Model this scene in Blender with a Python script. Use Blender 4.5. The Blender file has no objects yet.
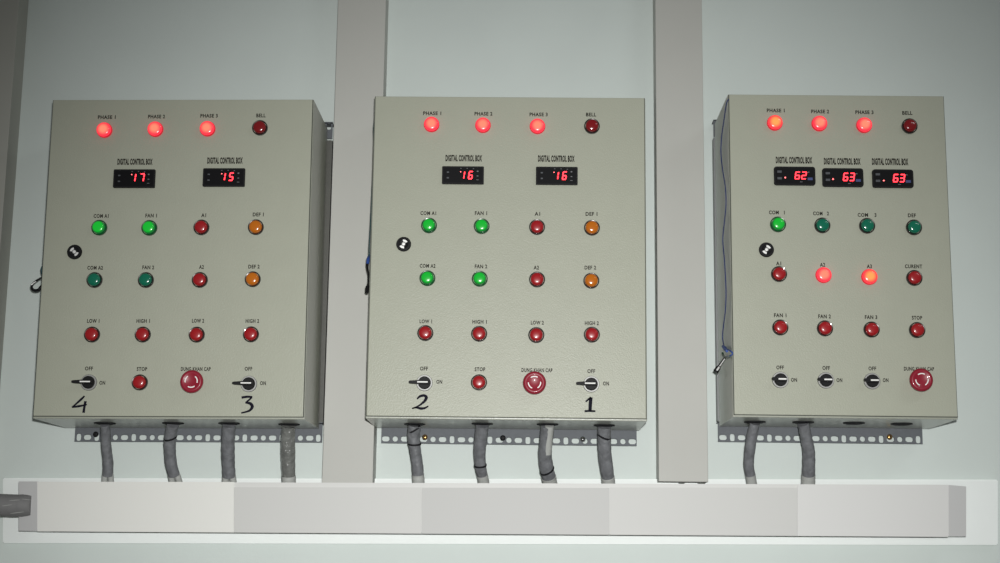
import bpy, bmesh, math, random
from mathutils import Vector, Matrix
random.seed(7)
PI = math.pi
C = bpy.context.scene.collection
SC = bpy.context.scene

# ------------------------------------------------------------------ camera
F = 1514.0
CAM = Vector((0, 0, 1.25))
ay = Vector((25, -286.5, -F)).normalized()                 # wall normal seen from the camera
az = Vector((98, 7992.5, -F)); az = (az - az.dot(ay) * ay).normalized()
ax = ay.cross(az)
ROT = Matrix((ax, ay, az))                                  # camera axes -> room axes
cam_data = bpy.data.cameras.new('camera')
cam_data.sensor_width = 36.0
cam_data.lens = 36.0 * F / 1000.0
cam = bpy.data.objects.new('camera', cam_data)
C.objects.link(cam)
cam.matrix_world = Matrix.Translation(CAM) @ ROT.to_4x4()
SC.camera = cam

def ray(u, v):
    return ROT @ Vector((u - 500.0, -(v - 281.5), -F))
def P(u, v, y):
    r = ray(u, v)
    return CAM + r * (y / r.y)

# ------------------------------------------------------------------ materials
def mat(name, col, rough=0.5, metal=0.0, spec=0.5, coat=0.0, emit=None, es=0.0, noise=0.0, nscale=60.0, bump=0.0, bscale=400.0, bdist=0.001):
    m = bpy.data.materials.new(name); m.use_nodes = True
    nt = m.node_tree; b = nt.nodes['Principled BSDF']
    b.inputs['Base Color'].default_value = (*col, 1)
    b.inputs['Roughness'].default_value = rough
    b.inputs['Metallic'].default_value = metal
    b.inputs['Specular IOR Level'].default_value = spec
    b.inputs['Coat Weight'].default_value = coat
    b.inputs['Coat Roughness'].default_value = 0.08
    if emit:
        b.inputs['Emission Color'].default_value = (*emit, 1)
        b.inputs['Emission Strength'].default_value = es
    if noise or bump:
        tc = nt.nodes.new('ShaderNodeTexCoord')
    if noise:
        n = nt.nodes.new('ShaderNodeTexNoise'); n.inputs['Scale'].default_value = nscale
        n.inputs['Detail'].default_value = 4
        nt.links.new(tc.outputs['Object'], n.inputs['Vector'])
        mx = nt.nodes.new('ShaderNodeMix'); mx.data_type = 'RGBA'
        mx.inputs['A'].default_value = (*[c * (1 - noise) for c in col], 1)
        mx.inputs['B'].default_value = (*[min(1, c * (1 + noise)) for c in col], 1)
        nt.links.new(n.outputs['Fac'], mx.inputs['Factor'])
        nt.links.new(mx.outputs['Result'], b.inputs['Base Color'])
    if bump:
        n2 = nt.nodes.new('ShaderNodeTexNoise'); n2.inputs['Scale'].default_value = bscale
        n2.inputs['Detail'].default_value = 2
        nt.links.new(tc.outputs['Object'], n2.inputs['Vector'])
        bp = nt.nodes.new('ShaderNodeBump'); bp.inputs['Strength'].default_value = bump
        bp.inputs['Distance'].default_value = bdist
        nt.links.new(n2.outputs['Fac'], bp.inputs['Height'])
        nt.links.new(bp.outputs['Normal'], b.inputs['Normal'])
    if name == 'beige_enamel_body': b.inputs['Coat Roughness'].default_value = 0.28
    return m

def lit_lens(name, core, rim, strength, r0=0.004, r1=0.0135):
    """lens over a burning lamp: bright where the bulb sits, deeper coloured at the rim"""
    m = mat(name, tuple(c * 0.6 for c in rim), rough=0.25, coat=0.3)
    nt = m.node_tree; b = nt.nodes['Principled BSDF']
    tc = nt.nodes.new('ShaderNodeTexCoord')
    mp = nt.nodes.new('ShaderNodeMapping'); mp.inputs['Scale'].default_value = (1, 0, 1)
    ln = nt.nodes.new('ShaderNodeVectorMath'); ln.operation = 'LENGTH'
    mr = nt.nodes.new('ShaderNodeMapRange')
    mr.inputs['From Min'].default_value = r0; mr.inputs['From Max'].default_value = r1
    mr.interpolation_type = 'SMOOTHSTEP'
    mx = nt.nodes.new('ShaderNodeMix'); mx.data_type = 'RGBA'
    mx.inputs['A'].default_value = (*core, 1); mx.inputs['B'].default_value = (*rim, 1)
    nt.links.new(tc.outputs['Object'], mp.inputs['Vector'])
    nt.links.new(mp.outputs['Vector'], ln.inputs[0])
    nt.links.new(ln.outputs['Value'], mr.inputs['Value'])
    nt.links.new(mr.outputs['Result'], mx.inputs['Factor'])
    nt.links.new(mx.outputs['Result'], b.inputs['Emission Color'])
    b.inputs['Emission Strength'].default_value = strength
    return m

M = {
 'wall':   mat('wall_paint', (0.63, 0.69, 0.66), 0.6, noise=0.04, nscale=7, bump=0.15, bscale=90),
 'board':  mat('pale_band_board', (0.88, 0.92, 0.90), 0.55, noise=0.02, nscale=20),
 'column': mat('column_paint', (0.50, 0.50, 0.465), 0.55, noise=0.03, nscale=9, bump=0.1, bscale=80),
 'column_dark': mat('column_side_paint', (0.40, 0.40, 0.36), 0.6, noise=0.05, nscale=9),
 'floor':  mat('floor_concrete', (0.30, 0.30, 0.29), 0.8, noise=0.1, nscale=5),
 'enamel': mat('beige_enamel', (0.395, 0.407, 0.330), 0.36, spec=0.33, noise=0.035, nscale=25, bump=0.8, bscale=460, bdist=0.0005),
 'enamel_body': mat('beige_enamel_body', (0.37, 0.385, 0.32), 0.32, spec=0.6, coat=0.45, noise=0.04, nscale=25, bump=0.35, bscale=350, bdist=0.0006),
 'seam':   mat('door_gasket', (0.06, 0.065, 0.055), 0.7),
 'steel':  mat('galvanised_steel', (0.125, 0.135, 0.148), 0.6, spec=0.3, noise=0.12, nscale=90),
 'steel_shaded': mat('shaded_steel', (0.10, 0.10, 0.088), 0.6, noise=0.15, nscale=60),
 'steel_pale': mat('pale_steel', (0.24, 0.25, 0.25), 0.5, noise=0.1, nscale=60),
 'bezel':  mat('dark_bezel', (0.035, 0.03, 0.03), 0.25, metal=0.4, coat=0.5),
 'chrome': mat('chrome', (0.8, 0.8, 0.8), 0.12, metal=1.0),
 'bright': mat('bright_plated_metal', (0.85, 0.85, 0.83), 0.45, metal=0.4),
 'satin':  mat('satin_metal', (0.34, 0.34, 0.33), 0.5, metal=0.5),
 'black':  mat('black_plastic', (0.010, 0.010, 0.011), 0.5, spec=0.15),
 'black_face': mat('black_display_face', (0.004, 0.004, 0.005), 0.5, spec=0.15),
 'white':  mat('white_mark', (0.85, 0.85, 0.82), 0.5),
 'red':    mat('red_lens', (0.34, 0.008, 0.012), 0.3, coat=0.25, noise=0.06, nscale=300),
 'red_falloff': mat('falloff_red_lens', (0.21, 0.006, 0.009), 0.2, coat=0.45),  # same red lens, with the flash falloff put into its colour
 'green_off': mat('green_lens', (0.003, 0.15, 0.085), 0.2, coat=0.5),
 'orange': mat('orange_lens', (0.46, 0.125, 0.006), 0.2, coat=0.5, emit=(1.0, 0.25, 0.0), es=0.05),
 'estop':  mat('red_mushroom', (0.27, 0.013, 0.03), 0.38, spec=0.35, coat=0.1, noise=0.05, nscale=300),
 'red_rim': mat('glowing_red_rim', (0.45, 0.01, 0.02), 0.3, emit=(1, 0.02, 0.05), es=0.35),
 'green_rim': mat('dark_green_rim', (0.004, 0.07, 0.02), 0.25, coat=0.5),
 'ink':    mat('printed_ink', (0.03, 0.026, 0.022), 0.7, spec=0.1),
 'marker': mat('marker_ink', (0.008, 0.008, 0.016), 0.7, spec=0.1),
 'led':    mat('led_segment', (0.3, 0, 0), 0.4, emit=(1.0, 0.03, 0.045), es=4.2),
 'led_hot': mat('led_point', (0.4, 0.1, 0.1), 0.4, emit=(1.0, 0.15, 0.15), es=3.0),
 'pad_grey': mat('display_pad_grey', (0.07, 0.075, 0.085), 0.5),
 'pad_blue': mat('display_pad_blue', (0.05, 0.07, 0.20), 0.5),
 'print_grey': mat('display_print_grey', (0.16, 0.16, 0.17), 0.5),
 'cable':  mat('grey_cable_sheath', (0.165, 0.17, 0.18), 0.5, spec=0.35, noise=0.6, nscale=70, bump=0.8, bscale=110, bdist=0.003),
 'cable_green': mat('grey_cable_sheath_worn', (0.17, 0.175, 0.165), 0.22, coat=0.5, noise=0.5, nscale=60, bump=1.0, bscale=90, bdist=0.005),
 'pale_grey': mat('pale_grey_tone', (0.42, 0.43, 0.41), 0.5, noise=0.1, nscale=60),  # light grey; also carries conduit highlights and the band over cable ends
 'tape':   mat('black_tape', (0.012, 0.012, 0.014), 0.7, spec=0.2),
 'conduit': mat('grey_conduit', (0.20, 0.198, 0.198), 0.6, noise=0.1, nscale=60, bump=0.5, bscale=60, bdist=0.002),
 'brass':  mat('brass_screw', (0.55, 0.33, 0.12), 0.25, metal=0.9),
 'duct_pale': mat('duct_cover_pale', (0.76, 0.76, 0.72), 0.5),
 'duct_mid': mat('duct_cover_mid', (0.575, 0.575, 0.555), 0.5),
 'duct_grey': mat('duct_cover_grey', (0.50, 0.50, 0.485), 0.5),
 'duct_right': mat('duct_cover_right', (0.66, 0.66, 0.645), 0.5),
 'duct_body': mat('duct_body', (0.64, 0.64, 0.62), 0.5),
 'duct_end': mat('duct_end_cap', (0.66, 0.66, 0.655), 0.5),
 'cord_blue': mat('blue_cord', (0.03, 0.045, 0.16), 0.6),
 'cord_teal': mat('teal_cord', (0.01, 0.06, 0.07), 0.6),
 'cord_knot': mat('bright_blue_cord', (0.03, 0.08, 0.32), 0.6),
 'ring_green': mat('dark_green_ring', (0.02, 0.06, 0.035), 0.4),
}
M['lit_red'] = lit_lens('lit_red_lens', (1.0, 0.27, 0.15), (0.95, 0.03, 0.06), 1.0)
M['lit_red_hot'] = lit_lens('lit_red_lens_hot', (1.0, 0.38, 0.08), (0.95, 0.035, 0.055), 1.0)
M['lit_green'] = lit_lens('lit_green_lens', (0.006, 0.56, 0.03), (0.003, 0.10, 0.02), 0.72, 0.0085, 0.0122)

# ------------------------------------------------------------------ helpers
def mk(name, bm, ms, parent=None, loc=None, smooth=False):
    bmesh.ops.recalc_face_normals(bm, faces=bm.faces)
    me = bpy.data.meshes.new(name); bm.to_mesh(me); bm.free()
    if not isinstance(ms, (list, tuple)): ms = [ms]
    for m in ms: me.materials.append(m)
    if smooth:
        for p in me.polygons: p.use_smooth = True
        try: me.set_sharp_from_angle(angle=R(40))
        except Exception: pass
    return link(name, me, parent, loc)
def link(name, me, parent=None, loc=None):
    o = bpy.data.objects.new(name, me); C.objects.link(o)
    if parent: o.parent = parent
    if loc is not None: o.location = loc
    return o
def R(d): return d * PI / 180
def tag(o, label=None, cat=None, group=None, kind=None):
    if label: o['label'] = label
    if cat: o['category'] = cat
    if group: o['group'] = group
    if kind: o['kind'] = kind
    return o
def empty(name, loc, rot=None):
    o = bpy.data.objects.new(name, None); C.objects.link(o); o.location = loc
    o.empty_display_size = 0.05
    if rot: o.rotation_euler = rot
    return o
def box(bm, x0, x1, y0, y1, z0, z1, bev=0.0, mi=0, seg=2):
    before = set(bm.faces)
    r = bmesh.ops.create_cube(bm, size=1)
    for v in r['verts']:
        v.co = Vector((x0 + (v.co.x + .5) * (x1 - x0), y0 + (v.co.y + .5) * (y1 - y0), z0 + (v.co.z + .5) * (z1 - z0)))
    if bev:
        es = list({e for v in r['verts'] for e in v.link_edges})
        bmesh.ops.bevel(bm, geom=es, offset=bev, segments=seg, affect='EDGES', profile=0.6)
    for f in bm.faces:
        if f not in before: f.material_index = mi
def lathe(bm, prof, n=32, cx=0, cz=0, mi=0, cap=True, y0=0, wob=None):
    """rings of radius r at height h out of the panel (towards -y)"""
    rings = []
    for (r, h) in prof:
        if r < 1e-6: rings.append([bm.verts.new((cx, y0 - h, cz))])
        else:
            rings.append([bm.verts.new((cx + r * (wob(k, n) if wob else 1) * math.cos(2*PI*k/n), y0 - h, cz + r * (wob(k, n) if wob else 1) * math.sin(2*PI*k/n))) for k in range(n)])
    for a, b in zip(rings, rings[1:]):
        for k in range(n):
            k2 = (k + 1) % n
            if len(a) == 1 and len(b) == 1: continue
            if len(b) == 1: f = bm.faces.new((a[k], a[k2], b[0]))
            elif len(a) == 1: f = bm.faces.new((a[0], b[k2], b[k]))
            else: f = bm.faces.new((a[k], a[k2], b[k2], b[k]))
            f.material_index = mi
    if cap:
        for rg in (rings[0], rings[-1]):
            if len(rg) > 1: bm.faces.new(rg).material_index = mi
def prism(bm, pts, ya, yb, mi=0):
    """closed outline in x,z extruded from ya to yb"""
    a = [bm.verts.new((x, ya, z)) for x, z in pts]; b = [bm.verts.new((x, yb, z)) for x, z in pts]
    n = len(pts)
    bm.faces.new(a).material_index = mi; bm.faces.new(list(reversed(b))).material_index = mi
    for k in range(n):
        bm.faces.new((a[k], b[k], b[(k+1) % n], a[(k+1) % n])).material_index = mi
def catmull(pts, rad, sub=6):
    out = []; rr = []
    n = len(pts)
    for i in range(n - 1):
        p0 = pts[max(i-1, 0)]; p1 = pts[i]; p2 = pts[i+1]; p3 = pts[min(i+2, n-1)]
        for s in range(sub):
            t = s / sub
            out.append(0.5 * ((2*p1) + (p2-p0)*t + (2*p0-5*p1+4*p2-p3)*t*t + (3*p1-p0-3*p2+p3)*t**3))
            rr.append(rad[i] + (rad[i+1]-rad[i])*t)
    out.append(pts[-1]); rr.append(rad[-1])
    return out, rr
def tube(bm, pts, rad, n=14, mi=0, sub=6, rough=0.0, closed=False, flat=1.0):
    pts = [Vector(p) for p in pts]
    if not isinstance(rad, (list, tuple)): rad = [rad] * len(pts)
    if sub > 1 and len(pts) > 2: pts, rad = catmull(pts, rad, sub)
    rings = []; up = None
    for i, p in enumerate(pts):
        t = (pts[min(i+1, len(pts)-1)] - pts[max(i-1, 0)]).normalized()
        if up is None:
            up = Vector((0, 1, 0)) if abs(t.y) < .9 else Vector((1, 0, 0))
        s = t.cross(up).normalized(); up = s.cross(t).normalized()
        r = rad[i] * (1 + random.uniform(-rough, rough))
        rings.append([bm.verts.new(p + s * r * math.cos(2*PI*k/n) + up * r * flat * math.sin(2*PI*k/n)) for k in range(n)])
    for a, b in zip(rings, rings[1:]):
        for k in range(n): bm.faces.new((a[k], a[(k+1) % n], b[(k+1) % n], b[k])).material_index = mi
    bm.faces.new(rings[0]).material_index = mi; bm.faces.new(rings[-1]).material_index = mi

text_cache = {}
def text_mesh(s, w, h, m, bold=0.0):
    """flat raised lettering, w wide and h high (metres), in the x-z plane, origin at its centre"""
    key = (s, round(w, 4), round(h, 4))
    if key in text_cache: return text_cache[key]
    cu = bpy.data.curves.new('text', 'FONT'); cu.body = s; cu.size = 1.0; cu.resolution_u = 3
    cu.offset = bold; cu.space_character = 1.12
    t = bpy.data.objects.new('text', cu); C.objects.link(t)
    bpy.context.view_layer.update()
    dg = bpy.context.evaluated_depsgraph_get()
    me = bpy.data.meshes.new_from_object(t.evaluated_get(dg))
    bpy.data.objects.remove(t); bpy.data.curves.remove(cu)
    xs = [v.co.x for v in me.vertices]; ys = [v.co.y for v in me.vertices]
    x0, x1, y0, y1 = min(xs), max(xs), min(ys), max(ys)
    bm = bmesh.new(); bm.from_mesh(me); bpy.data.meshes.remove(me)
    for v in bm.verts:
        v.co = Vector(((v.co.x - (x0+x1)/2) / (x1-x0) * w, 0, (v.co.y - (y0+y1)/2) / (y1-y0) * h))
    bmesh.ops.remove_doubles(bm, verts=bm.verts, dist=1e-6)
    r = bmesh.ops.extrude_face_region(bm, geom=list(bm.faces))
    for v in [g for g in r['geom'] if isinstance(g, bmesh.types.BMVert)]: v.co.y -= 0.0003
    bmesh.ops.recalc_face_normals(bm, faces=bm.faces)
    me = bpy.data.meshes.new('lettering'); bm.to_mesh(me); bm.free(); me.materials.append(m)
    text_cache[key] = me
    return me

# ------------------------------------------------------------------ the setting
WY = 3.03
bm = bmesh.new(); box(bm, -3, 3, WY, WY + .12, 0, 3.0)
tag(mk('wall_back', bm, M['wall']), kind='structure')
bm = bmesh.new(); box(bm, -3, 3, -1.5, WY, -.1, 0)
tag(mk('floor', bm, M['floor']), kind='structure')
CF = 2.97
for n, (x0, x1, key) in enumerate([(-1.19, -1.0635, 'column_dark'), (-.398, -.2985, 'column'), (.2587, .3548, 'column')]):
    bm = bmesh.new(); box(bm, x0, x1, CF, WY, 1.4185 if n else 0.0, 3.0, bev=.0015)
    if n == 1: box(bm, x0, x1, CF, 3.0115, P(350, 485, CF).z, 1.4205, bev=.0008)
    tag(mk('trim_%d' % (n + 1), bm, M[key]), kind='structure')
# white board added for a pale translucent band, the trunking is fixed on it (its right end shows, it sags slightly to the left)
BY = 3.012
b0, b1 = P(2.5, 478, BY), P(998, 479.5, BY); b2, b3 = P(998, 545, BY), P(2.5, 543, BY)
bm = bmesh.new(); prism(bm, [(b0.x, b0.z), (b1.x, b1.z), (b2.x, b2.z), (b3.x, b3.z)], BY, WY)
bmesh.ops.bevel(bm, geom=list(bm.edges), offset=.002, segments=2, affect='EDGES')
tag(mk('trim_4', bm, M['board']), kind='structure')

# ------------------------------------------------------------------ cable trunking
TF = 2.915; TB = BY
def T(u, v, y=TF): return P(u, v, y)
root = empty('cable_trunking', ((T(37,531).x + T(949,536).x)/2, TF + .04, T(500, 535).z))
tag(root, 'long pale horizontal cable trunking on the white board below the control boxes', 'cable trunking')
org = root.location.copy()
def rel(p): return p - org
def slab(bm, u0, u1, vt0, vt1, vb0, vb1, ya, yb, mi=0):
    A = rel(T(u0, vt0, ya)); B = rel(T(u1, vt1, ya)); Cc = rel(T(u1, vb1, ya)); D = rel(T(u0, vb0, ya))
    fr = [bm.verts.new(q) for q in (A, B, Cc, D)]
    bk = [bm.verts.new(Vector((q.x, yb - org.y, q.z))) for q in (A, B, Cc, D)]
    fs = [bm.faces.new(fr), bm.faces.new(bk[::-1])]
    for k in range(4): fs.append(bm.faces.new((fr[k], bk[k], bk[(k+1)%4], fr[(k+1)%4])))
    for f in fs: f.material_index = mi
vt = lambda u: 484.0 + (u - 234) / (948 - 234) * 0.9
vb = lambda u: 530.8 + (u - 37) / (948 - 37) * 5.6
bm = bmesh.new()
A = [rel(q) for q in (T(38, 481.6), T(948, 484.7), T(948.6, 535.6), T(37, 530.2))]
tz0, tz1, bz1, bz0 = A[0].z, A[1].z, A[2].z, A[3].z
x0 = A[3].x; x1 = A[1].x
# body of the trunking: front web, top lip, bottom, open at the top for the cables
def sheet(bm, x0, x1, ya, yb, za0, za1, zb0, zb1):
    q = [(x0, ya, za0), (x1, ya, za1), (x1, ya, zb1), (x0, ya, zb0), (x0, yb, za0), (x1, yb, za1), (x1, yb, zb1), (x0, yb, zb0)]
    v = [bm.verts.new(p) for p in q]
    for f in ((0,1,2,3), (7,6,5,4), (0,4,5,1), (1,5,6,2), (2,6,7,3), (3,7,4,0)): bm.faces.new([v[i] for i in f])
f0 = TF - org.y
sheet(bm, x0, x1, f0 + .002, f0 + .005, tz0, tz1, bz0, bz1)
sheet(bm, x0, x1, f0 + .005, TB - org.y, bz0 + .003, bz1 + .003, bz0, bz1)
sheet(bm, x0, x1, TB - .003 - org.y, TB - org.y, tz0, tz1, bz0 + .003, bz1 + .003)
mk('trunking_channel', bm, M['duct_body'], root)
for (u0, u1, top, key) in [(37.6, 233.9, -2.0, 'duct_pale'), (234.3, 421.4, 3.2, 'duct_mid'), (421.8, 609.4, 3.4, 'duct_grey'), (609.8, 797, 3.0, 'duct_mid'), (797.3, 948.2, .4, 'duct_right')]:  # cover shades also even out the flash falloff along the trunking
    bm = bmesh.new()
    slab(bm, u0, u1, vt(u0) + top, vt(u1) + top, vb(u0) + .5, vb(u1) + .5, TF, TF + .002)
    mk('trunking_cover', bm, M[key], root)
# end caps: faces running back to the wall board
def endcap(uf, uo, vtf, vto, vbf, vbo):
    bm = bmesh.new()
    yo = TF + .018
    a = rel(T(uf, vtf)); b = rel(T(uf, vbf)); c = rel(P(uo, vbo, yo)); d = rel(P(uo, vto, yo))
    q = [a, d, c, b]
    s = 1 if a.x > 0 else -1
    th = Vector((-.003 * s, .003, 0))
    fr = [bm.verts.new(p) for p in q]; bk = [bm.verts.new(Vector((p.x - .003*s, min(p.y + .002, TB - org.y), p.z))) for p in q]
    bm.faces.new(fr); bm.faces.new(bk[::-1])
    for k in range(4): bm.faces.new((fr[k], bk[k], bk[(k+1)%4], fr[(k+1)%4]))
    sd = [bm.verts.new(p) for p in (d, c, Vector((c.x, TB - org.y, c.z)), Vector((d.x, TB - org.y, d.z)))]
    sd2 = [bm.verts.new(v.co + Vector((-.002*s, 0, 0))) for v in sd]
    bm.faces.new(sd); bm.faces.new(sd2[::-1])
    for k in range(4): bm.faces.new((sd[k], sd2[k], sd2[(k+1)%4], sd[(k+1)%4]))
    # floor of the cap
    e = [bm.verts.new(p) for p in (b, c, Vector((c.x, TB - org.y, c.z)), Vector((b.x, TB - org.y, (b.z + c.z)/2)))]
    e2 = [bm.verts.new(v.co + Vector((0, 0, .002))) for v in e]
    bm.faces.new(e); bm.faces.new(e2[::-1])
    for k in range(4): bm.faces.new((e[k], e2[k], e2[(k+1)%4], e[(k+1)%4]))
    mk('end_cap', bm, M['duct_end'], root)
endcap(37.2, 18.8, 481.4, 481.4, 530.9, 530.7)
endcap(948.7, 966.2, 484.9, 486.4, 536.2, 536.4)

# ------------------------------------------------------------------ grey conduit entering the left end
bm = bmesh.new()
cy = 2.930
c0 = P(32.5, 505.6, cy)
root2o = P(12, 505.6, cy)
pts = [P(-150, 505, cy+.005) - root2o, P(-100, 505.5, cy) - root2o, P(-60, 505.5, cy) - root2o, P(-20, 505, cy) - root2o, P(-2, 505, cy) - root2o, P(12, 505.6, cy) - root2o, P(22, 505.6, cy) - root2o, c0 - root2o]
tube(bm, pts, [.0215]*6 + [.0215, .0205], n=28, rough=.01)
con = mk('conduit', bm, M['conduit'], None, root2o, smooth=True)
tag(con, 'thick dark grey conduit entering the left end of the trunking', 'conduit')
for (ua, va, ub, vb_, w) in [(2, 506, 12, 504.6, .0006), (9, 500.6, 20, 499.8, .0005), (10, 513.6, 24, 511.8, .0007), (22, 499, 31, 500, .0005)]:
    bm = bmesh.new(); yy = cy - .0215
    pp = []
    for k in range(5):
        u = ua + (ub - ua)*k/4; v = va + (vb_ - va)*k/4
        q = P(u, v, cy - .018); dz = q.z - P(u, 505.5, cy).z
        q = P(u, v, cy - math.sqrt(max(0, .0216**2 - dz*dz)))
        pp.append(q - root2o)
    tube(bm, pp, [w*.4, w, w*1.2, w, w*.4], n=6, sub=2)
    mk('highlight_ridge', bm, M['pale_grey'], con)  # pale colour stands in for highlights along the tape ridges

# ------------------------------------------------------------------ slotted mounting frames
def hole_pts(kind, cx, cz, angs):
    w, h = {'c': (.0054, .0054), 'h': (.0076, .0052), 'v': (.0048, .0072)}[kind]
    out = []
    for a in angs:
        ca, sa = math.cos(a), math.sin(a)
        # superellipse gives the rounded oblong
        e = 2 if kind == 'c' else 3.2
        r = (abs(ca / w)**e + abs(sa / h)**e)**(-1/e)
        out.append((cx + r*ca, cz + r*sa))
    return out
def slotted(bm, cells, zb, zt, zc, y0, y1, slope, vertical=False):
    """cells: (s0, s1, sc, kind). A strip pierced by one slot in every cell."""
    for (s0, s1, sc, kind) in cells:
        sides = 6; outer = []
        for (a, b) in (((s0, zb), (s1, zb)), ((s1, zb), (s1, zt)), ((s1, zt), (s0, zt)), ((s0, zt), (s0, zb))):
            for k in range(sides):
                t = k / sides; outer.append((a[0] + (b[0]-a[0])*t, a[1] + (b[1]-a[1])*t))
        angs = [math.atan2(p[1] - zc, p[0] - sc) for p in outer]
        inner = hole_pts(kind, sc, zc, angs)
        def V(p, y):
            x, z = p
            return bm.verts.new((z, y, x)) if vertical else bm.verts.new((x, y, z + slope * x))
        of = [V(p, y0) for p in outer]; inf = [V(p, y0) for p in inner]
        ob = [V(p, y1) for p in outer]; inb = [V(p, y1) for p in inner]
        n = len(outer)
        for k in range(n):
            j = (k+1) % n
            bm.faces.new((of[k], of[j], inf[j], inf[k])); bm.faces.new((ob[j], ob[k], inb[k], inb[j]))
            bm.faces.new((inf[k], inf[j], inb[j], inb[k])); bm.faces.new((of[j], of[k], ob[k], ob[j]))
    bmesh.ops.remove_doubles(bm, verts=bm.verts, dist=1e-5)
FY = 3.0025
def frame(x0, x1, zbot0, zbot1, ztop, first, seq, screws, label, pitch=.01865):
    slope = (zbot1 - zbot0) / (x1 - x0)
    o = Vector(((x0+x1)/2, FY, (zbot0+zbot1)/2))
    root = empty('mounting_frame', o); tag(root, label, 'mounting frame', 'slotted frames behind the control boxes')
    W = (x1 - x0)/2
    def rail(name, zb, zt, zc, phase, y0=0, y1=.0022):
        cells = []; s = first - o.x; k = 0
        while s - pitch/2 > -W: s -= pitch; k -= 1
        lo = -W
        while lo < W - 1e-6:
            hi = min(s + pitch/2, W)
            if hi > lo + .003:
                if W - hi < .006: hi = W
                kd = seq[(k + phase) % 4]
                sc = min(max(s, lo + .0085), hi - .0085) if hi - lo > .0175 else (lo + hi)/2
                if hi - lo < .0175: kd = 'v' if hi - lo > .011 else None
                if kd: cells.append((lo, hi, sc, kd))
                else:
                    # sliver: widen the previous cell
                    if cells: cells[-1] = (cells[-1][0], hi, cells[-1][2], cells[-1][3])
                lo = hi
            s += pitch; k += 1
        bm = bmesh.new(); slotted(bm, cells, zb, zt, zc, y0, y1, slope)
        # folded edge running back to the wall
        box(bm, -W, W, y0, WY - FY - .0002, zt - .002, zt)
        for v in bm.verts: pass
        mk(name, bm, M['steel'], root)
    rail('bottom_rail', 0, .040, .0088, 0)
    rail('top_rail', ztop - .036 - o.z, ztop - o.z, ztop - .0095 - o.z, 0)
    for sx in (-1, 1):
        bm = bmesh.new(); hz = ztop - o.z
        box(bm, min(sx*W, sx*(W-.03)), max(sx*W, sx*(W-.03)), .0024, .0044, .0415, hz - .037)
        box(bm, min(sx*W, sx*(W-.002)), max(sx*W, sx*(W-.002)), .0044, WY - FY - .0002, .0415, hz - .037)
        mk('side_rail', bm, M['steel_pale' if x0 > 0 else 'steel_shaded'], root)  # one steel: wall shadow put into the darker tone, right box paler
    for (u, v, key) in screws:
        p = P(u, v, FY) - o
        bm = bmesh.new()
        lathe(bm, [(.0052, -.001), (.0056, .001), (.0050, .0025), (.0030, .0036), (0, .0040)], 18)
        box(bm, -.0036, .0036, -.0044, -.0030, -.0005, .0005, mi=1); box(bm, -.0005, .0005, -.0044, -.0030, -.0036, .0036, mi=1)
        mk('screw', bm, [M[key], M['black']], root, p, smooth=True)
    return root
sx_ = lambda u, v=437.5: P(u, v, FY).x
frame(-.8978, -.4045, 1.4862, 1.4897, 2.148, sx_(78.2), 'chvh', [(95.8, 434.3, 'black')], 'slotted grey steel frame behind the left control box, one dark screw', (sx_(319) - sx_(78.2))/26)
frame(-.2870, .2185, 1.4897, 1.4893, 2.11, sx_(385.8), 'hchv', [(424.9, 437.2, 'brass'), (502.9, 438.0, 'black'), (582.8, 439.2, 'chrome')], 'slotted grey steel frame behind the middle control box, with a brass screw', (sx_(632.5) - sx_(385.8))/26)
frame(.3790, .7812, 1.4995, 1.4993, 2.160, sx_(723.1), 'hvhc', [(889.6, 436.9, 'brass')], 'slotted grey steel frame behind the right control box', (sx_(918.5) - sx_(723.1))/21)

# ------------------------------------------------------------------ meshes for the door fittings
def tmp_mesh(name, bm, ms, smooth=True):
    o = mk(name, bm, ms, smooth=smooth); me = o.data; bpy.data.objects.remove(o); return me
bm = bmesh.new()
lathe(bm, [(.0150, -.001), (.0152, .0035), (.0147, .0055), (.0138, .0062), (.0130, .0060), (.0128, .0030)], 36, cap=False)
ME_bezel = tmp_mesh('pilot_light', bm, M['bezel'])
bm = bmesh.new()
lathe(bm, [(.0150, -.001), (.0152, .0035), (.0147, .0055), (.0140, .0062), (.0130, .0060), (.0128, .0030)], 36, cap=False)
ME_bezel_red = tmp_mesh('lit_pilot_light', bm, M['red_rim'])
lens_prof = [(.0122, .000), (.0122, .0075), (.0116, .0098), (.0104, .0112), (.0085, .0122), (.005, .0128), (0, .0130)]
lens_wide = [(.0126, .000), (.0139, .0062), (.0139, .0088), (.0130, .0108), (.0110, .0120), (.0085, .0127), (.005, .0131), (0, .0133)]
def lens_mesh(key, wide=False):
    bm = bmesh.new(); lathe(bm, lens_wide if wide else lens_prof, 36, cap=False)
    return tmp_mesh('lens', bm, M[key])
LENS = {
 'R': (ME_bezel_red, lens_mesh('lit_red', True), 'lit red lens'),
 'H': (ME_bezel_red, lens_mesh('lit_red_hot', True), 'lit orange-red lens'),
 'r': (ME_bezel, lens_mesh('red'), 'unlit red lens'),
 'd': (ME_bezel, lens_mesh('red_falloff'), 'unlit red lens coloured darker for flash falloff'),
 'g': (ME_bezel, lens_mesh('green_off'), 'unlit dark green lens'),
 'G': (None, lens_mesh('lit_green'), 'lit bright green lens'),
 'o': (ME_bezel, lens_mesh('orange'), 'orange lens'),
}
bm = bmesh.new()
lathe(bm, [(.0150, -.001), (.0152, .0035), (.0147, .0055), (.0138, .0062), (.0130, .0060), (.0128, .0030)], 36, cap=False)
ME_bezel_g = tmp_mesh('green_pilot_light', bm, M['green_rim'])
LENS['G'] = (ME_bezel_g,) + LENS['G'][1:]
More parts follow.
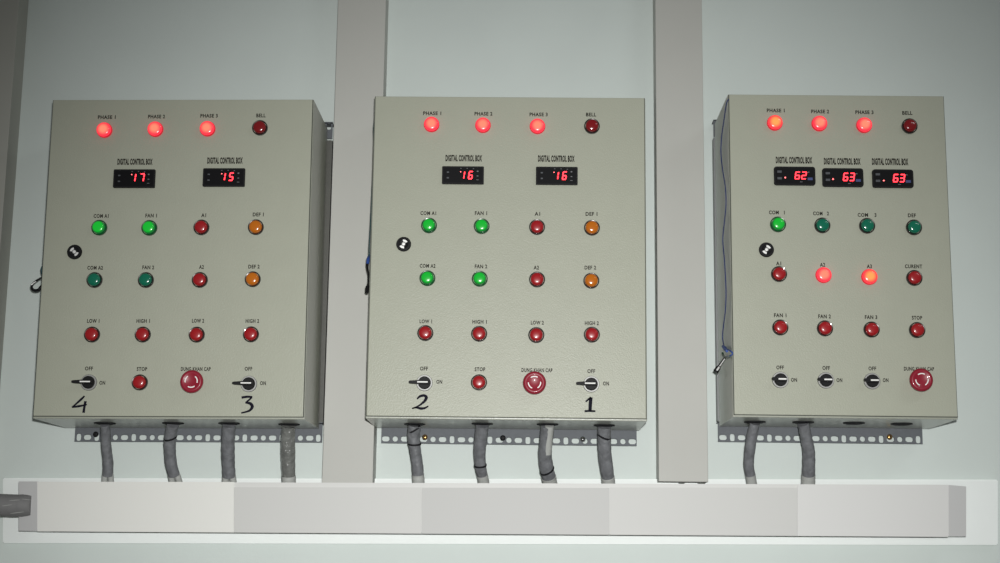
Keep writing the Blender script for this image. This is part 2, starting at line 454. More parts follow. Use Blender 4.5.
# selector switch: knurled satin ring, black knob, long lever with a white line
bm = bmesh.new()
lathe(bm, [(.0150, -.001), (.0152, .004), (.0143, .0052), (.0120, .0052), (.0118, .002)], 48, cap=False, mi=0, wob=lambda k, n: 1 + (.012 if k % 2 else 0))
lathe(bm, [(.0117, .001), (.0117, .0095), (.0108, .0105), (0, .0105)], 32, cap=False, mi=1)
ME_sel = tmp_mesh('selector_switch', bm, [M['satin'], M['black']])
def lever_mesh(L, w):
    bm = bmesh.new()
    pts = [(.0098, -w), (.0098, w), (-.010, w), (-L + .003, w*.72), (-L, w*.5), (-L, -w*.5), (-L + .003, -w*.72), (-.010, -w)]
    prism(bm, pts, -.010, -.0185)
    bmesh.ops.bevel(bm, geom=list(bm.edges), offset=.0006, segments=2, affect='EDGES')
    return tmp_mesh('lever', bm, M['black'])
ME_lever_long = lever_mesh(.0285, .0036)
ME_lever_short = lever_mesh(.0175, .0040)
bm = bmesh.new(); box(bm, -.0125, .0070, -.0191, -.0186, -.0012, .0012, bev=.0002)
ME_line = tmp_mesh('pointer_line', bm, M['white'], False)
# mushroom emergency stop
bm = bmesh.new()
lathe(bm, [(.0160, -.001), (.0160, .004), (.0125, .006), (.0125, .014), (.0190, .016), (.0212, .019), (.0215, .022), (.0205, .0252), (.0180, .0272), (.0150, .0272), (.0135, .0262), (0, .0258)], 44, cap=False)
ME_stop = tmp_mesh('emergency_stop_button', bm, M['estop'])
def arc_mesh(a0, a1, r=.0112, w=.0011):
    bm = bmesh.new(); N = 12; pts = []
    for k in range(N+1):
        a = R(a0 + (a1-a0)*k/N); pts.append(((r+w)*math.cos(a), (r+w)*math.sin(a)))
    aE = R(a1 + (9 if a1 > a0 else -9)); pts.append((r*math.cos(aE), r*math.sin(aE)))
    for k in range(N, -1, -1):
        a = R(a0 + (a1-a0)*k/N); pts.append(((r-w*.8)*math.cos(a), (r-w*.8)*math.sin(a)))
    prism(bm, pts, -.0255, -.0268)
    return tmp_mesh('arrow_mark', bm, M['white'], False)
ARCS = [arc_mesh(a, a + 62) for a in (60, 180, 300)]
ARCS_LEFT = [arc_mesh(a, a + 62) for a in (125, 240, -15)]
# lock
bm = bmesh.new()
lathe(bm, [(.0140, -.001), (.0142, .003), (.0130, .0050), (.0092, .0052)], 36, cap=False, mi=0)
lathe(bm, [(.0092, .0052), (.0085, .0040), (.0045, .0026), (0, .0022)], 36, cap=False, mi=1)
ME_lock = tmp_mesh('door_lock', bm, [M['black'], M['black']])
bm = bmesh.new(); lathe(bm, [(.0030, .0020), (.0036, .0044), (.0026, .0058), (0, .0060)], 20, cap=False)
for a in (40, 220):
    pts = []
    for k in range(9):
        t = R(a + 70*k/8); pts.append((.0085*math.cos(t), .0085*math.sin(t)))
    for k in range(8, -1, -1):
        t = R(a + 70*k/8); pts.append((.0045*math.cos(t), .0045*math.sin(t)))
    prism(bm, pts, -.0030, -.0046)
ME_core = tmp_mesh('lock_core', bm, M['bright'])
# cable gland under the box: flange disc and collar, axis vertical
bm = bmesh.new()
lathe(bm, [(0, -.002), (.0205, -.002), (.0205, .0016), (.0165, .0022), (.0150, .0030), (0, .0030)], 32, cap=False)
for v in bm.verts: v.co = Vector((v.co.x, v.co.z, v.co.y))
ME_gland = tmp_mesh('cable_gland', bm, M['tape'])

SEG = {'1': 'bc', '2': 'abged', '3': 'abgcd', '5': 'afgcd', '6': 'afgedc', '7': 'abc'}
def digits_mesh(s, w, h):
    bm = bmesh.new(); n = len(s); dw = w / (n + .28*(n-1)); t = h * .13; g = h * .02
    for i, ch in enumerate(s):
        x0 = -w/2 + i * dw * 1.28 - (dw * .5 if ch == '1' else 0); x1 = x0 + dw
        def sh(p): return (p[0] + p[1] * .14, p[1])
        hz = lambda z, a=x0, b=x1: [(a + g + t*.2, z), (a + t*.6, z + t/2), (b - t*.6, z + t/2), (b - g - t*.2, z), (b - t*.6, z - t/2), (a + t*.6, z - t/2)]
        vz = lambda x, za, zb: [(x, za + g), (x + t/2, za + t*.5), (x + t/2, zb - t*.5), (x, zb - g), (x - t/2, zb - t*.5), (x - t/2, za + t*.5)]
        T_ = h/2 - t/2; mids = 0
        shapes = {'a': hz(T_), 'g': hz(0), 'd': hz(-T_), 'b': vz(x1 - t/2, 0, T_), 'c': vz(x1 - t/2, -T_, 0), 'f': vz(x0 + t/2, 0, T_), 'e': vz(x0 + t/2, -T_, 0)}
        for k in SEG[ch]:
            prism(bm, [sh(p) for p in shapes[k]], -.0003, .0003)
    return tmp_mesh('digits', bm, M['led'], False)

def ribbon(strokes):
    """hand-drawn stroke outlines: list of [(x, z, half width), ...]"""
    bm = bmesh.new()
    for st in strokes:
        pts = [Vector((a, 0, b)) for a, b, c in st]; rr = [c for a, b, c in st]
        if len(pts) > 2: pts, rr = catmull(pts, rr, 6)
        L = []; Rr = []
        for i, p in enumerate(pts):
            t = (pts[min(i+1, len(pts)-1)] - pts[max(i-1, 0)]).normalized()
            nrm = Vector((-t.z, 0, t.x)); L.append(p + nrm*rr[i]); Rr.append(p - nrm*rr[i])
        for i in range(len(pts)-1):
            q = [L[i], L[i+1], Rr[i+1], Rr[i]]
            a = [bm.verts.new(v) for v in q]; b = [bm.verts.new(v + Vector((0, -.0003, 0))) for v in q]
            bm.faces.new(a[::-1]); bm.faces.new(b)
            for k in range(4): bm.faces.new((a[k], a[(k+1)%4], b[(k+1)%4], b[k]))
    return bm

# ------------------------------------------------------------------ control boxes
DEPTH = .1985
def control_box(cfg):
    x0, x1, z0, z1 = cfg['rect']
    W = x1 - x0; H = z1 - z0
    root = empty('control_box', ((x0+x1)/2, 2.80 + DEPTH, z0), (0, R(cfg.get('tilt', 0)), R(cfg.get('yaw', 0))))
    tag(root, cfg['label'], 'control box', 'beige control boxes on the wall')
    mw = Matrix.Translation(root.location) @ Matrix.Rotation(R(cfg.get('yaw', 0)), 4, 'Z') @ Matrix.Rotation(R(cfg.get('tilt', 0)), 4, 'Y')
    inv = mw.inverted(); co = inv @ CAM; inv3 = inv.to_3x3()
    def L(u, v, h=0.0):                                    # photo point -> point h in front of the door
        r = inv3 @ ray(u, v); t = (-DEPTH - h - co.y) / r.y
        return co + r * t
    def LZ(u, v, z):                                       # photo point -> point on the underside
        r = inv3 @ ray(u, v); t = (z - co.z) / r.z
        return co + r * t
    # body
    bm = bmesh.new(); box(bm, -W/2 - .0022, W/2 + .0022, -DEPTH + .0055, 0, -.0045, H + .0008, bev=.0015)
    box(bm, -W/2 - .0012, W/2 + .0012, -DEPTH + .0030, -DEPTH + .0052, -.0012, H + .0005, mi=1)
    mk('cabinet_body', bm, [M['enamel_body'], M['seam']], root)
    bm = bmesh.new(); box(bm, -W/2, W/2, -DEPTH, -DEPTH + .0175, 0, H, bev=.0014, seg=3)
    mk('door', bm, M['enamel'], root)
    for (u, v, k) in cfg['lights']:
        bz, ln, lab = LENS[k]
        p = L(u, v, .006); p.y = -DEPTH
        o = link('pilot_light', bz, root, p)
        o['label'] = 'pilot light with ' + lab
        l = link('lens', ln, o); l['label'] = lab
    for (u, v, long) in cfg['selectors']:
        p = L(u, v, .008); p.y = -DEPTH
        o = link('selector_switch', ME_sel, root, p); o['label'] = 'black selector switch with a metal ring turned to the left'
        lv = link('lever', ME_lever_long if long else ME_lever_short, o)
        if not long: lv.rotation_euler.y = R(3)
        pl = link('pointer_line', ME_line, o); pl['label'] = 'white pointer line'
        if not long: pl.location.x = .0035; pl.scale.x = .75; pl.scale.z = 1.15
    for (u, v, ar) in cfg['stops']:
        p = L(u, v, .022); p.y = -DEPTH
        o = link('emergency_stop_button', ME_stop, root, p); o['label'] = 'dark red mushroom button with white turning arrows'
        for a in ar: link('arrow_mark', a, o)
    u, v = cfg['lock']; p = L(u, v, .003); p.y = -DEPTH
    o = link('door_lock', ME_lock, root, p); c = link('lock_core', ME_core, o); c['label'] = 'chrome lock core'
    c.rotation_euler.y = R(cfg.get('lock_turn', 0))
    # displays
    for (ua, ub, va, vb2, txt, da, db, dva, dvb, dot, style) in cfg['displays']:
        H_ = .0055
        a = L(ua, va, H_); b = L(ub, vb2, H_); w = b.x - a.x; h = a.z - b.z
        c = Vector(((a.x+b.x)/2, -DEPTH, (a.z+b.z)/2))
        bm = bmesh.new()
        # rounded frame
        rr = .0016 if style == 0 else .0045
        pts = []
        for (sx, sz, a0) in ((1, 1, 0), (-1, 1, 90), (-1, -1, 180), (1, -1, 270)):
            for k in range(6):
                t = R(a0 + 18*k); pts.append((sx*(w/2 - rr) + rr*math.cos(t), sz*(h/2 - rr) + rr*math.sin(t)))
        prism(bm, pts, .0, -H_)
        bmesh.ops.bevel(bm, geom=[e for e in bm.edges if all(abs(v.co.y + H_) < 1e-6 for v in e.verts)], offset=.0008, segments=2, affect='EDGES')
        o = mk('digital_display', bm, M['black'], root, c)
        o['label'] = 'black temperature display showing %s in red' % txt
        bm = bmesh.new(); box(bm, -w/2 + .003, w/2 - .003, -H_ - .0003, -H_ + .0003, -h/2 + .003, h/2 - .003)
        mk('display_window', bm, M['black_face'], o)
        p = L((da+db)/2, (dva+dvb)/2, H_); q0 = L(da, dva, H_); q1 = L(db, dvb, H_)
        dd = link('digits', digits_mesh(txt, q1.x - q0.x, q0.z - q1.z), o, (p.x - c.x, -H_ - .0006, p.z - c.z)); dd['label'] = 'glowing red digits'
        q = L(dot[0], dot[1], H_)
        bm = bmesh.new(); lathe(bm, [(.0014 if style else .0010, 0), (.0014 if style else .0010, .0004), (0, .0006)], 12, cap=False)
        dt = mk('indicator_dot', bm, M['led_hot'], o, (q.x - c.x, -H_ - .0003, q.z - c.z)); dt['label'] = 'glowing red dot'
        bm = bmesh.new(); n = 0
        if style:
            marks = [(-.37, .22, .0042, .0022), (-.37, -.14, .0042, .0022)]
            for (fx, fz, mw_, mh) in marks:
                box(bm, fx*w - mw_, fx*w + mw_, -H_ - .0006, -H_, fz*h - mh, fz*h + mh, bev=.0005)
            mk('keypad', bm, M['pad_grey'], o)
            bm = bmesh.new(); box(bm, .37*w - .0048, .37*w + .0048, -H_ - .0006, -H_, -.16*h - .0026, -.16*h + .0026, bev=.0005)
            k = mk('keypad', bm, M['pad_blue'], o); k['label'] = 'blue key'
            bm = bmesh.new(); box(bm, .33*w - .0018, .33*w + .0018, -H_ - .0005, -H_, .2*h - .0008, .2*h + .0008); box(bm, .15*w - .0025, .15*w + .0025, -H_ - .0005, -H_, -.33*h - .0005, -.33*h + .0005)
            mk('printed_mark', bm, M['print_grey'], o)
        else:
            for (fx, fz) in ((-.36, .16), (-.36, -.16)):
                box(bm, fx*w - .0022, fx*w + .0022, -H_ - .0005, -H_, fz*h - .0014, fz*h + .0014, bev=.0004)
            mk('keypad', bm, M['pad_grey'], o)
            bm = bmesh.new()
            for (fx, fz, hw, hh) in ((.35, .22, .0016, .0012), (.35, -.05, .0016, .0008), (.35, -.27, .0022, .0005), (-.05, .38, .0012, .0005), (.1, .38, .0012, .0005), (.25, .36, .0012, .0005)):
                box(bm, fx*w - hw, fx*w + hw, -H_ - .0005, -H_, fz*h - hh, fz*h + hh)
            mk('printed_mark', bm, M['print_grey'], o)
    # lettering
    S = .00186
    for (s, u, v, wpx, hpx) in cfg['text']:
        p = L(u, v); p.y = -DEPTH - .00005
        o = link('lettering', text_mesh(s, wpx * S, hpx * S * 1.02, M['ink'], (.05 if s.startswith('DIG') else .03)), root, p)
    for (name, strokes) in cfg['numbers']:
        pts = []
        for st in strokes:
            pts.append([(L(u, v).x, L(u, v).z, r * S * 1.5) for (u, v, r) in st])
        cx_ = sum(p[0] for st in pts for p in st) / sum(len(st) for st in pts)
        cz_ = sum(p[1] for st in pts for p in st) / sum(len(st) for st in pts)
        bm = ribbon([[(a - cx_, b - cz_, c) for a, b, c in st] for st in pts])
        o = mk('handwritten_number', bm, M['marker'], root, (cx_, -DEPTH - .00005, cz_)); o['label'] = 'number %s drawn in black marker' % name
    glands = []
    for (u, v) in cfg['glands']:
        p = LZ(u, v, -.007)
        p.z = -.0045
        link('cable_gland', ME_gland, root, p).rotation_euler = (0, 0, 0)
        glands.append(mw @ p)
    return glands

TH = 3.9
def T3(*a): return [(s, u, v, w, TH) for (s, u, v, w) in a]
DCB = 'DIGITAL CONTROL BOX'
ES = 'DUNG KHAN CAP'
boxL = dict(rect=(-.9165, -.4125, 1.519, 2.1315), yaw=-.45, tilt=-.35, lock=(74.4, 251.9), lock_turn=120,
 label='large beige control box on the left, hand-numbered 4 and 3',
 lights=[(104, 129.7, 'R'), (155, 128.8, 'R'), (207.2, 128.3, 'R'), (259.6, 127.3, 'd'),
  (98.8, 227.3, 'G'), (148.9, 227.5, 'G'), (201, 227, 'r'), (255.5, 226.8, 'o'),
  (94, 279.7, 'g'), (145.4, 279.7, 'g'), (199.4, 279.6, 'r'), (252.4, 278.9, 'o'),
  (91.5, 334.3, 'r'), (142.3, 334.3, 'r'), (196.3, 334.4, 'r'), (250.6, 334.1, 'r'), (139.3, 382.2, 'r')],
 selectors=[(88, 382.2, 1), (248.4, 383.6, 1)], stops=[(191.7, 381.5, ARCS_LEFT)],
 displays=[(113.8, 154.3, 169.3, 187.5, '17', 133.8, 144.2, 173.4, 182, (131.8, 174.6), 0),
           (203.2, 244.3, 168.2, 186.3, '15', 223.4, 233.4, 172.6, 181, (221.8, 173.8), 0)],
 text=T3(('PHASE 1', 106.8, 117.2, 18.5), ('PHASE 2', 156.6, 116.6, 17.6), ('PHASE 3', 209.1, 115.8, 18), ('BELL', 261, 115.5, 9.6),
  ('COM A1', 101.2, 216, 15.5), ('FAN 1', 151.2, 215.6, 11.8), ('A1', 203.7, 215.3, 5), ('DEF 1', 258.3, 214.5, 11.2),
  ('COM A2', 95.2, 267.8, 16), ('FAN 2', 148.3, 267.4, 12), ('A2', 201.5, 267, 5), ('DEF 2', 254, 266.6, 11.5),
  ('LOW 1', 93.3, 321, 12.5), ('HIGH 1', 143.2, 321, 13.5), ('LOW 2', 198.1, 320.8, 12.3), ('HIGH 2', 252.4, 321, 13.6),
  ('OFF', 89, 368.5, 8), ('ON', 102.3, 382.8, 5.8), ('STOP', 142, 369, 10.5), (ES, 195.8, 369, 30), ('OFF', 248.5, 368.8, 7.6), ('ON', 263, 383.2, 5.8))
  + [(DCB, 135, 161.8, 36.4, 6.6), (DCB, 225, 160.6, 36.6, 6.8)],
 numbers=[('4', [[(84.6, 396, .5), (81, 399.5, .8), (76, 404, .6), (72, 407.4, .5)], [(72, 407.2, .5), (79, 406.2, .8), (87, 404.6, .4)], [(85.6, 401.2, .9), (84.4, 407, .8), (83.6, 412.8, .9)]]),
          ('3', [[(241.6, 397.6, .8), (247, 396.8, .8), (252.4, 397, .6)], [(252, 397.2, .6), (249, 400, .6), (245.4, 402.8, .5)], [(245.4, 402.8, .5), (250, 403.4, 1.0), (252.3, 406.6, 1.1), (250, 410.2, .8), (246, 411.9, .6), (241.2, 413, .5)]])],
 glands=[(104.8, 424.2), (173, 424.2), (229, 424.4), (289, 425.4)])
boxM = dict(rect=(-.2965, .2215, 1.524, 2.141), yaw=0, lock=(403.6, 244.1), lock_turn=10,
 label='large beige control box in the middle, hand-numbered 2 and 1',
 lights=[(431.5, 124, 'R'), (482.9, 124.8, 'R'), (537.5, 125.9, 'R'), (592, 125.7, 'd'),
  (428.9, 225.1, 'G'), (481.6, 225.8, 'G'), (537.1, 226.7, 'r'), (592, 227.4, 'o'),
  (427.3, 277.9, 'G'), (479.7, 278.5, 'G'), (537.1, 279.2, 'r'), (591.4, 280.4, 'o'),
  (425.2, 332.8, 'r'), (479.1, 333.5, 'r'), (536.3, 334.8, 'r'), (591.9, 334.4, 'r'), (478.9, 382.2, 'r')],
 selectors=[(424.3, 382.6, 1), (591.4, 383.9, 1)], stops=[(534.5, 382.8, ARCS)],
 displays=[(442.2, 483.7, 166.1, 184.0, '16', 462.6, 472.8, 171, 179.4, (460.7, 171.9), 0),
           (536, 577.7, 166.6, 184.7, '16', 556.4, 566.8, 171.4, 180, (554, 172.3), 0)],
 text=T3(('PHASE 1', 432.2, 113.3, 18.7), ('PHASE 2', 483.5, 113.8, 18.5), ('PHASE 3', 538.6, 114.5, 18.7), ('BELL', 591.1, 114.6, 10.4),
  ('COM A1', 428.3, 213.2, 16), ('FAN 1', 481, 213.2, 12.5), ('A1', 537.4, 213.9, 5.6), ('DEF 1', 591.5, 214, 12),
  ('COM A2', 427.6, 265.9, 16), ('FAN 2', 481, 266.4, 12.6), ('A2', 536.3, 267.6, 5.4), ('DEF 2', 590.3, 267.6, 11.6),
  ('LOW 1', 425.8, 321.4, 12.5), ('HIGH 1', 479.6, 321.8, 14.4), ('LOW 2', 537.3, 322.7, 13), ('HIGH 2', 591.8, 323.2, 14),
  ('OFF', 424, 368.6, 7.8), ('ON', 439.3, 381.8, 5.8), ('STOP', 480, 369.3, 10.6), (ES, 537, 370.2, 31), ('OFF', 591.3, 371.2, 7.8), ('ON', 606, 383.6, 5.8))
  + [(DCB, 463.8, 158.2, 37.6, 6.8), (DCB, 556.3, 158.7, 37.6, 6.9)],
 numbers=[('2', [[(417, 399, .5), (420, 396.4, .8), (424, 395.5, .9), (426.3, 397.4, 1.1), (424.6, 401, .9), (420, 405, .6), (415, 407.6, .5), (412, 408.6, .4)], [(412, 408.5, .4), (416, 407.6, .6), (421, 408.5, .9), (425, 408, .7), (428.4, 406, .4)]]),
          ('1', [[(585.6, 401.8, .5), (588.4, 399.4, .6), (591, 397.4, .7)], [(591, 397.3, 1.1), (590.4, 403, 1.2), (590, 410.6, 1.1)], [(584.6, 411.2, .7), (590, 411, .7), (595.4, 411.2, .6)]])],
 glands=[(414.7, 425.2), (482.2, 424.9), (547.6, 425.4), (604.2, 426.4)])
boxR = dict(rect=(.383, .7935, 1.5335, 2.149), yaw=.35, lock=(766.5, 249.7), lock_turn=200,
 label='narrower beige control box on the right with three displays in one row',
 lights=[(775.1, 122.4, 'H'), (819.7, 123.1, 'R'), (864.5, 124.8, 'R'), (910, 125.6, 'd'),
  (778.3, 224, 'G'), (822.7, 225, 'g'), (867.5, 225.4, 'g'), (914.4, 227, 'g'),
  (779.3, 273.7, 'r'), (823.9, 274.8, 'R'), (869.8, 276.6, 'H'), (914.8, 277.6, 'r'),
  (780.6, 327.2, 'r'), (825.3, 328.1, 'r'), (872, 329.3, 'r'), (917.6, 329.8, 'r')],
 selectors=[(780.8, 379.6, 0), (826.4, 380.1, 0), (872.7, 380.8, 0)], stops=[(921.3, 379.9, ARCS)],
 displays=[(774, 815.7, 166.4, 185.2, '62', 794.8, 806.6, 171.6, 179.4, (785.2, 177.6), 1),
           (822.3, 863.8, 168, 186.8, '63', 843, 854.8, 172.8, 181.2, (833, 179.2), 1),
           (872.3, 913.9, 169.2, 187.7, '63', 893, 905, 174, 182.4, (883.7, 180.6), 1)],
 text=T3(('PHASE 1', 775.7, 110.5, 18.3), ('PHASE 2', 820.1, 111.5, 18.3), ('PHASE 3', 864.4, 112.3, 18.6), ('BELL', 907.3, 113, 10.3),
  ('COM   1', 776.8, 212.5, 16), ('COM   2', 821, 213.5, 16), ('COM    3', 867, 215, 19), ('DEF', 911.9, 215.4, 8),
  ('A1', 778.6, 263.5, 5.2), ('A2', 822.5, 264.8, 5.2), ('A3', 869.3, 266.4, 5.2), ('CURENT', 913.5, 266.4, 17.4),
  ('FAN 1', 780.2, 315.3, 12.4), ('FAN 2', 824.5, 316.4, 12.6), ('FAN 3', 871, 317.2, 12.4), ('STOP', 917, 317.8, 10.3),
  ('OFF', 780.1, 367.5, 7.6), ('ON', 794, 379.9, 6), ('OFF', 826.2, 368, 7.4), ('ON', 839.4, 380.2, 5.8), ('OFF', 872.3, 368.5, 7.6), ('ON', 885.6, 380.2, 5.6), (ES, 919, 368.9, 30))
  + [(DCB, 794, 160.2, 37.2, 7), (DCB, 842.2, 161.4, 37.4, 7), (DCB, 890.1, 161.8, 37, 7.2)],
 numbers=[], glands=[(754.8, 423), (803.2, 423.3), (854, 424.0), (901.6, 424.9)])
G = []
for c in (boxL, boxM, boxR): G.append(control_box(c))

# ------------------------------------------------------------------ cables from the glands down into the trunking
def cable(g, path, widths, label, key='cable', strands=1, tapes=(), patch=None):
    """path: photo points down the cable; it hangs in the plane of its gland"""
    yg = g.y
    top = Vector((g.x, yg, g.z - .003))
    ytr = min(max(yg, TF + .022), TB - .016)
    N = len(path)
    world = [top]
    for i, (u, v) in enumerate(path):
        y = yg + (ytr - yg) * (i + 1) / N
        world.append(P(u, v, y))
    rad = [widths[0] * .00093 * 2 / 2] + [w * .00097 for w in widths]
    end = world[-1].copy() + (world[-1] - world[-2]).normalized() * .03
    o = world[-1]
    def split(pts, rr, name, mk_, parent=None, base=None, off=0, rf=.03, fl=1.0):
        bm = bmesh.new(); tube(bm, [p - base for p in pts], rr, n=20, rough=rf, flat=fl)
        if parent: return mk(name, bm, mk_, parent, (0, 0, 0), smooth=True)
        return mk(name, bm, mk_, None, base, smooth=True)
    root = split(world, rad, 'cable', M[key], None, o)
    tag(root, label, 'cable', 'grey cables running from the control boxes into the trunking')
    d = (world[-1] - world[-2]).normalized()
    if strands == 2:                                        # two ends side by side, coloured paler for a translucent band over them
        for s in (-1, 1):
            r = rad[-1] * .54
            sd = Vector((s * rad[-1] * .52, 0, 0))
            split([world[-1] - d*.012 + sd*.7, world[-1] + sd, world[-1] + d*.012 + sd*1.15, world[-1] + d*.034 + sd*1.2], [r*.9, r, r, r], 'cable_end', M['pale_grey'], root, o)['label'] = 'cable end coloured paler for a translucent band'
    else:
        split([world[-1] - d*.001, world[-1] + d*.012, world[-1] + d*.036], [rad[-1]*1.03]*3, 'cable_end', M['pale_grey'], root, o)['label'] = 'cable end coloured paler for a translucent band'  # paler colour stands in for the translucent band
    for (k, off, tilt) in tapes:                            # narrow black ties, slightly skewed
        p = world[k] * (1 - off) + world[k+1] * off; t = (world[k+1] - world[k]).normalized()
        r = (rad[k]*(1-off) + rad[k+1]*off)
        bm = bmesh.new()
        q = t + Vector((tilt, 0, 0)); q.normalize()
        tube(bm, [p - q*.0017 - o, p + q*.0017 - o], r * 1.09, n=20, sub=1)
        mk('cable_tie', bm, M['tape'], root, (0, 0, 0))['label'] = 'thin black tie'
    if patch:
        k0, k1 = patch
        pts = world[k0:k1+1]; bm = bmesh.new()
        tube(bm, [p + Vector((rad[1]*.28, -rad[1]*.42, 0)) - o for p in pts], [rad[1]*.66]*len(pts), n=16)
        mk('bare_strand', bm, M['pale_grey'], root, (0, 0, 0), smooth=True)['label'] = 'pale grey strand'
    return root
cable(G[0][0], [(105.8, 434), (106.2, 445.5), (108, 462), (107.8, 475)], [9.6, 9.8, 10.4, 11], 'grey cable under the left control box, first from the left', strands=2)
cable(G[0][1], [(170.6, 434), (169.8, 446), (171, 463), (174, 475)], [12, 12, 11.6, 11.8], 'grey cable under the left control box, second from the left', strands=2, tapes=[(1, .3, .35)])
cable(G[0][2], [(228.4, 436), (228, 450), (228.4, 463), (229, 476)], [13.2, 13.2, 13, 13], 'blue-grey cable below the handwritten 3, third from the left', strands=2, tapes=())
cable(G[0][3], [(288, 436), (288, 450), (288.2, 463), (288.6, 476)], [13.8, 14.6, 14, 13.8], 'shiny crinkled grey cable below the right corner of the left control box', key='cable_green')
cable(G[1][0], [(413.6, 436), (415, 449), (417.2, 464), (418, 475)], [13, 12, 11.6, 12], 'grey cable below the handwritten 2, with black ties', tapes=[(0, .35, .7), (1, .6, -.1)])
cable(G[1][1], [(481.2, 436), (479.6, 451), (480.4, 466), (482.2, 475)], [13, 12.4, 11.6, 11], 'grey cable under the middle control box, second from the left', key='cable', tapes=[(2, .95, .0)])
cable(G[1][2], [(546.4, 438), (545, 454), (546.6, 468), (548.6, 477)], [13.4, 13.6, 14, 14.4], 'grey cable with a pale strand under the emergency stop of the middle box', patch=(0, 2), tapes=[(3, .2, .3)])
cable(G[1][3], [(604.2, 438), (604.8, 454), (606.6, 468), (607.8, 477)], [13.4, 13.4, 13.2, 13], 'grey cable below the handwritten 1, with a slanted black tie', tapes=[(0, .8, -.45)])
cable(G[2][0], [(752, 436), (749.8, 450), (748.8, 465), (750.4, 475)], [10.6, 10.8, 10.2, 10], 'thin grey cable under the right control box, nearer its left edge')
cable(G[2][1], [(805.8, 436), (808.6, 450), (808.8, 464), (808.4, 475)], [11.6, 12, 12.8, 13.4], 'grey cable under the right control box, nearer its middle')

# two dark cable ends poking out under the right column
for (u, w, lab) in ((682, .010, 'small dark plug under the right grey column, left of the pair'), (702, .0125, 'small dark plug under the right grey column, right of the pair')):
    p = P(u, 482.6, 3.0); bm = bmesh.new()
    lathe(bm, [(.001, 0), (w/2*1.1, 0), (w/2, .009), (w/2*.6, .011), (0, .0115)], 16, cap=False, y0=BY - p.y)
    for v in bm.verts: v.co.z *= .5; v.co.x *= 1.25
    o = mk('wall_plug', bm, M['cable_green'], None, p, smooth=True)
    tag(o, lab, 'wall plug', 'dark plugs under the right column')

# ------------------------------------------------------------------ keys and cords
def PX(u, v, x):
    q = ray(u, v); y = x * q.y / q.x
    return P(u, v, min(max(y, 2.775), 2.985))
# right box: blue cord down the side with a tubular key
cp = [(728.6, 99, 2.825), (726.4, 104, 2.83), (724.4, 117, 2.87), (721.6, 137, 2.90), (721, 154, 2.905), (722.8, 171, 2.89), (725.4, 188, 2.86), (726, 205, 2.85), (724.4, 222, 2.87), (722.8, 240, 2.88), (724.6, 262, 2.87), (726, 290, 2.86), (725.4, 310, 2.87), (723.4, 326, 2.88), (722.6, 338, 2.89), (724, 346, 2.88)]
o = PX(728, 352, .3755)
kr = empty('door_key', o); tag(kr, 'tubular key on a long blue cord hanging beside the right control box', 'key')
bm = bmesh.new(); tube(bm, [PX(q[0], q[1], .3765) - o for q in cp], .0011, n=8, sub=5)
mk('cord', bm, M['cord_blue'], kr, (0, 0, 0), smooth=True)
bm = bmesh.new()
tube(bm, [PX(722.8, 346.4, .3755) - o, PX(725, 348.4, .3755) - o, PX(727, 351, .3755) - o], [.0026, .0040, .0028], n=10)
tube(bm, [PX(725.6, 348.4, .3755) - o, PX(729.6, 350.4, .3755) - o, PX(732.6, 353.2, .3755) - o, PX(730, 356, .3755) - o, PX(727, 356.4, .3755) - o], .0013, n=8)
mk('knot', bm, M['cord_knot'], kr, (0, 0, 0), smooth=True)
bm = bmesh.new()
tube(bm, [PX(722.6, 353, .3755) - o, PX(723.4, 356, .3755) - o, PX(727, 357.8, .3755) - o, PX(730, 356, .3755) - o], .0022, n=10)
mk('key_ring', bm, M['ring_green'], kr, (0, 0, 0), smooth=True)
bm = bmesh.new()
a, b = PX(725, 358, .3735) - o, P(715.6, 371.6, PX(725, 358, .3735).y + .01) - o
tube(bm, [a, a.lerp(b, .35), a.lerp(b, .62), a.lerp(b, .70), b], [.0026, .0028, .0030, .0046, .0050], n=16, sub=1)
kb = mk('key_barrel', bm, M['black'], kr, (0, 0, 0), smooth=True)
bm = bmesh.new()
s = Vector((.0010, -.0030, .0008))
tube(bm, [a.lerp(b, .1) + s, a.lerp(b, .66) + s*1.1], [.0012, .0012], n=8, sub=1); tube(bm, [a.lerp(b, .72) + s*1.35, a.lerp(b, .98) + s*1.5], [.0020, .0022], n=8, sub=1)
mk('polished_edge', bm, M['bright'], kb, (0, 0, 0), smooth=True)
# middle box: teal cord along the left edge, blue knot and dark key lower down
o = P(367, 275, 2.87)
kr = empty('door_key', o); tag(kr, 'dark key on a cord at the left edge of the middle control box', 'key')
bm = bmesh.new()
cp = [(377, 108, 2.83), (375.4, 116, 2.84), (373.9, 128, 2.85), (374.1, 150, 2.84), (372.9, 172, 2.84), (371.6, 200, 2.85), (370.4, 225, 2.86), (369.2, 246, 2.86), (369.0, 256, 2.86)]
tube(bm, [PX(q[0], q[1], -.3020) - o for q in cp], [.0013, .0013, .0013, .0013, .0009, .0008, .0008, .0009, .0010], n=8, sub=5)
mk('cord', bm, M['cord_teal'], kr, (0, 0, 0), smooth=True)
bm = bmesh.new(); tube(bm, [PX(369.6, 255, -.3045) - o, PX(368.2, 259, -.3045) - o, PX(367.6, 264, -.3045) - o], [.0018, .0034, .0028], n=10)
mk('knot', bm, M['cord_knot'], kr, (0, 0, 0), smooth=True)
bm = bmesh.new()
tube(bm, [PX(367.4, 264, -.3045) - o, PX(367.6, 269, -.3045) - o, PX(368.6, 275, -.3045) - o, PX(368.4, 282, -.3045) - o, PX(367.4, 287, -.3045) - o], [.0028, .0020, .0016, .0016, .0026], n=10)
tube(bm, [PX(367.4, 286.6, -.3045) - o, PX(367, 292.4, -.3045) - o], [.0036, .0034], n=12, sub=1)
mk('key_barrel', bm, M['black'], kr, (0, 0, 0), smooth=True)
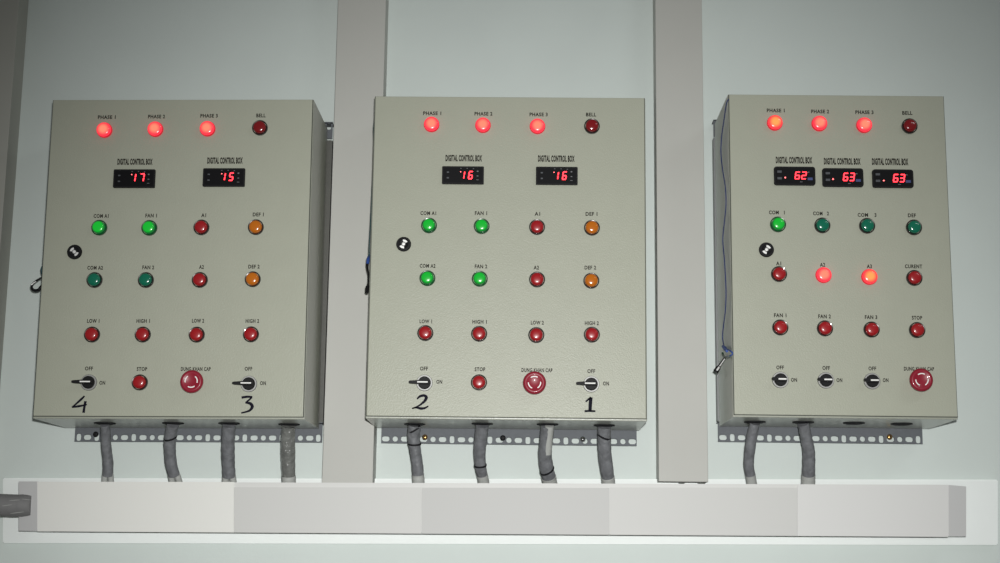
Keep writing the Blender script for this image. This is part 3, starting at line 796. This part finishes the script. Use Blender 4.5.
# left box: key ring with a key looping out from behind the left edge
o = P(36, 284, 2.90)
kr = empty('door_key', o); tag(kr, 'dark key ring sticking out beside the left edge of the left control box', 'key')
bm = bmesh.new()
tube(bm, [P(44, 276.5, 2.90) - o, P(39, 279, 2.90) - o, P(34, 282.6, 2.90) - o, P(31.6, 286.4, 2.90) - o, P(33.4, 290, 2.90) - o, P(38.4, 290, 2.90) - o, P(41, 287, 2.90) - o, P(44, 286, 2.90) - o], [.0014, .0018, .0022, .0024, .0026, .0032, .0034, .003], n=10)
mk('key_loop', bm, M['black'], kr, (0, 0, 0), smooth=True)
bm = bmesh.new(); tube(bm, [P(31.4, 285, 2.897) - o, P(33.2, 283.2, 2.897) - o, P(36, 281.4, 2.897) - o], .0011, n=8, sub=3)
mk('polished_edge', bm, M['bright'], kr, (0, 0, 0), smooth=True)
bm = bmesh.new(); tube(bm, [P(42.6, 266, 2.90) - o, P(41.6, 269.5, 2.90) - o, P(42.2, 274, 2.90) - o, P(44, 276.5, 2.90) - o], [.0016, .0022, .0018, .0014], n=8)
mk('cord', bm, M['cord_teal'], kr, (0, 0, 0), smooth=True)

# ------------------------------------------------------------------ light
w = bpy.data.worlds.new('room_air'); SC.world = w; w.use_nodes = True
w.node_tree.nodes['Background'].inputs['Color'].default_value = (0.98, 1.0, 0.98, 1)
w.node_tree.nodes['Background'].inputs['Strength'].default_value = 0.105
def light(name, kind, loc, target, energy, **k):
    d = bpy.data.lights.new(name, kind); d.energy = energy
    for a, b in k.items(): setattr(d, a, b)
    o = bpy.data.objects.new(name, d); C.objects.link(o); o.location = loc
    o.rotation_euler = (Vector(target) - Vector(loc)).to_track_quat('-Z', 'Y').to_euler()
    return o
# camera flash, just beside the lens
light('camera_flash', 'SPOT', (.03, -.02, 1.32), (.015, 3.0, 1.34), 292, spot_size=R(60), spot_blend=1.0, shadow_soft_size=.02, color=(1.0, 1.0, .985))
# ceiling tube high on the right behind the photographer
light('ceiling_tube', 'AREA', (2.2, .6, 3.4), (.6, 3.0, 1.7), 6, shape='RECTANGLE', size=1.2, size_y=.06, color=(.95, 1.0, 1.0))

SC.view_settings.view_transform = 'Standard'; SC.view_settings.look = 'None'
SC.view_settings.gamma = 1.0; SC.view_settings.use_curve_mapping = False
SC.view_settings.exposure = 0.0
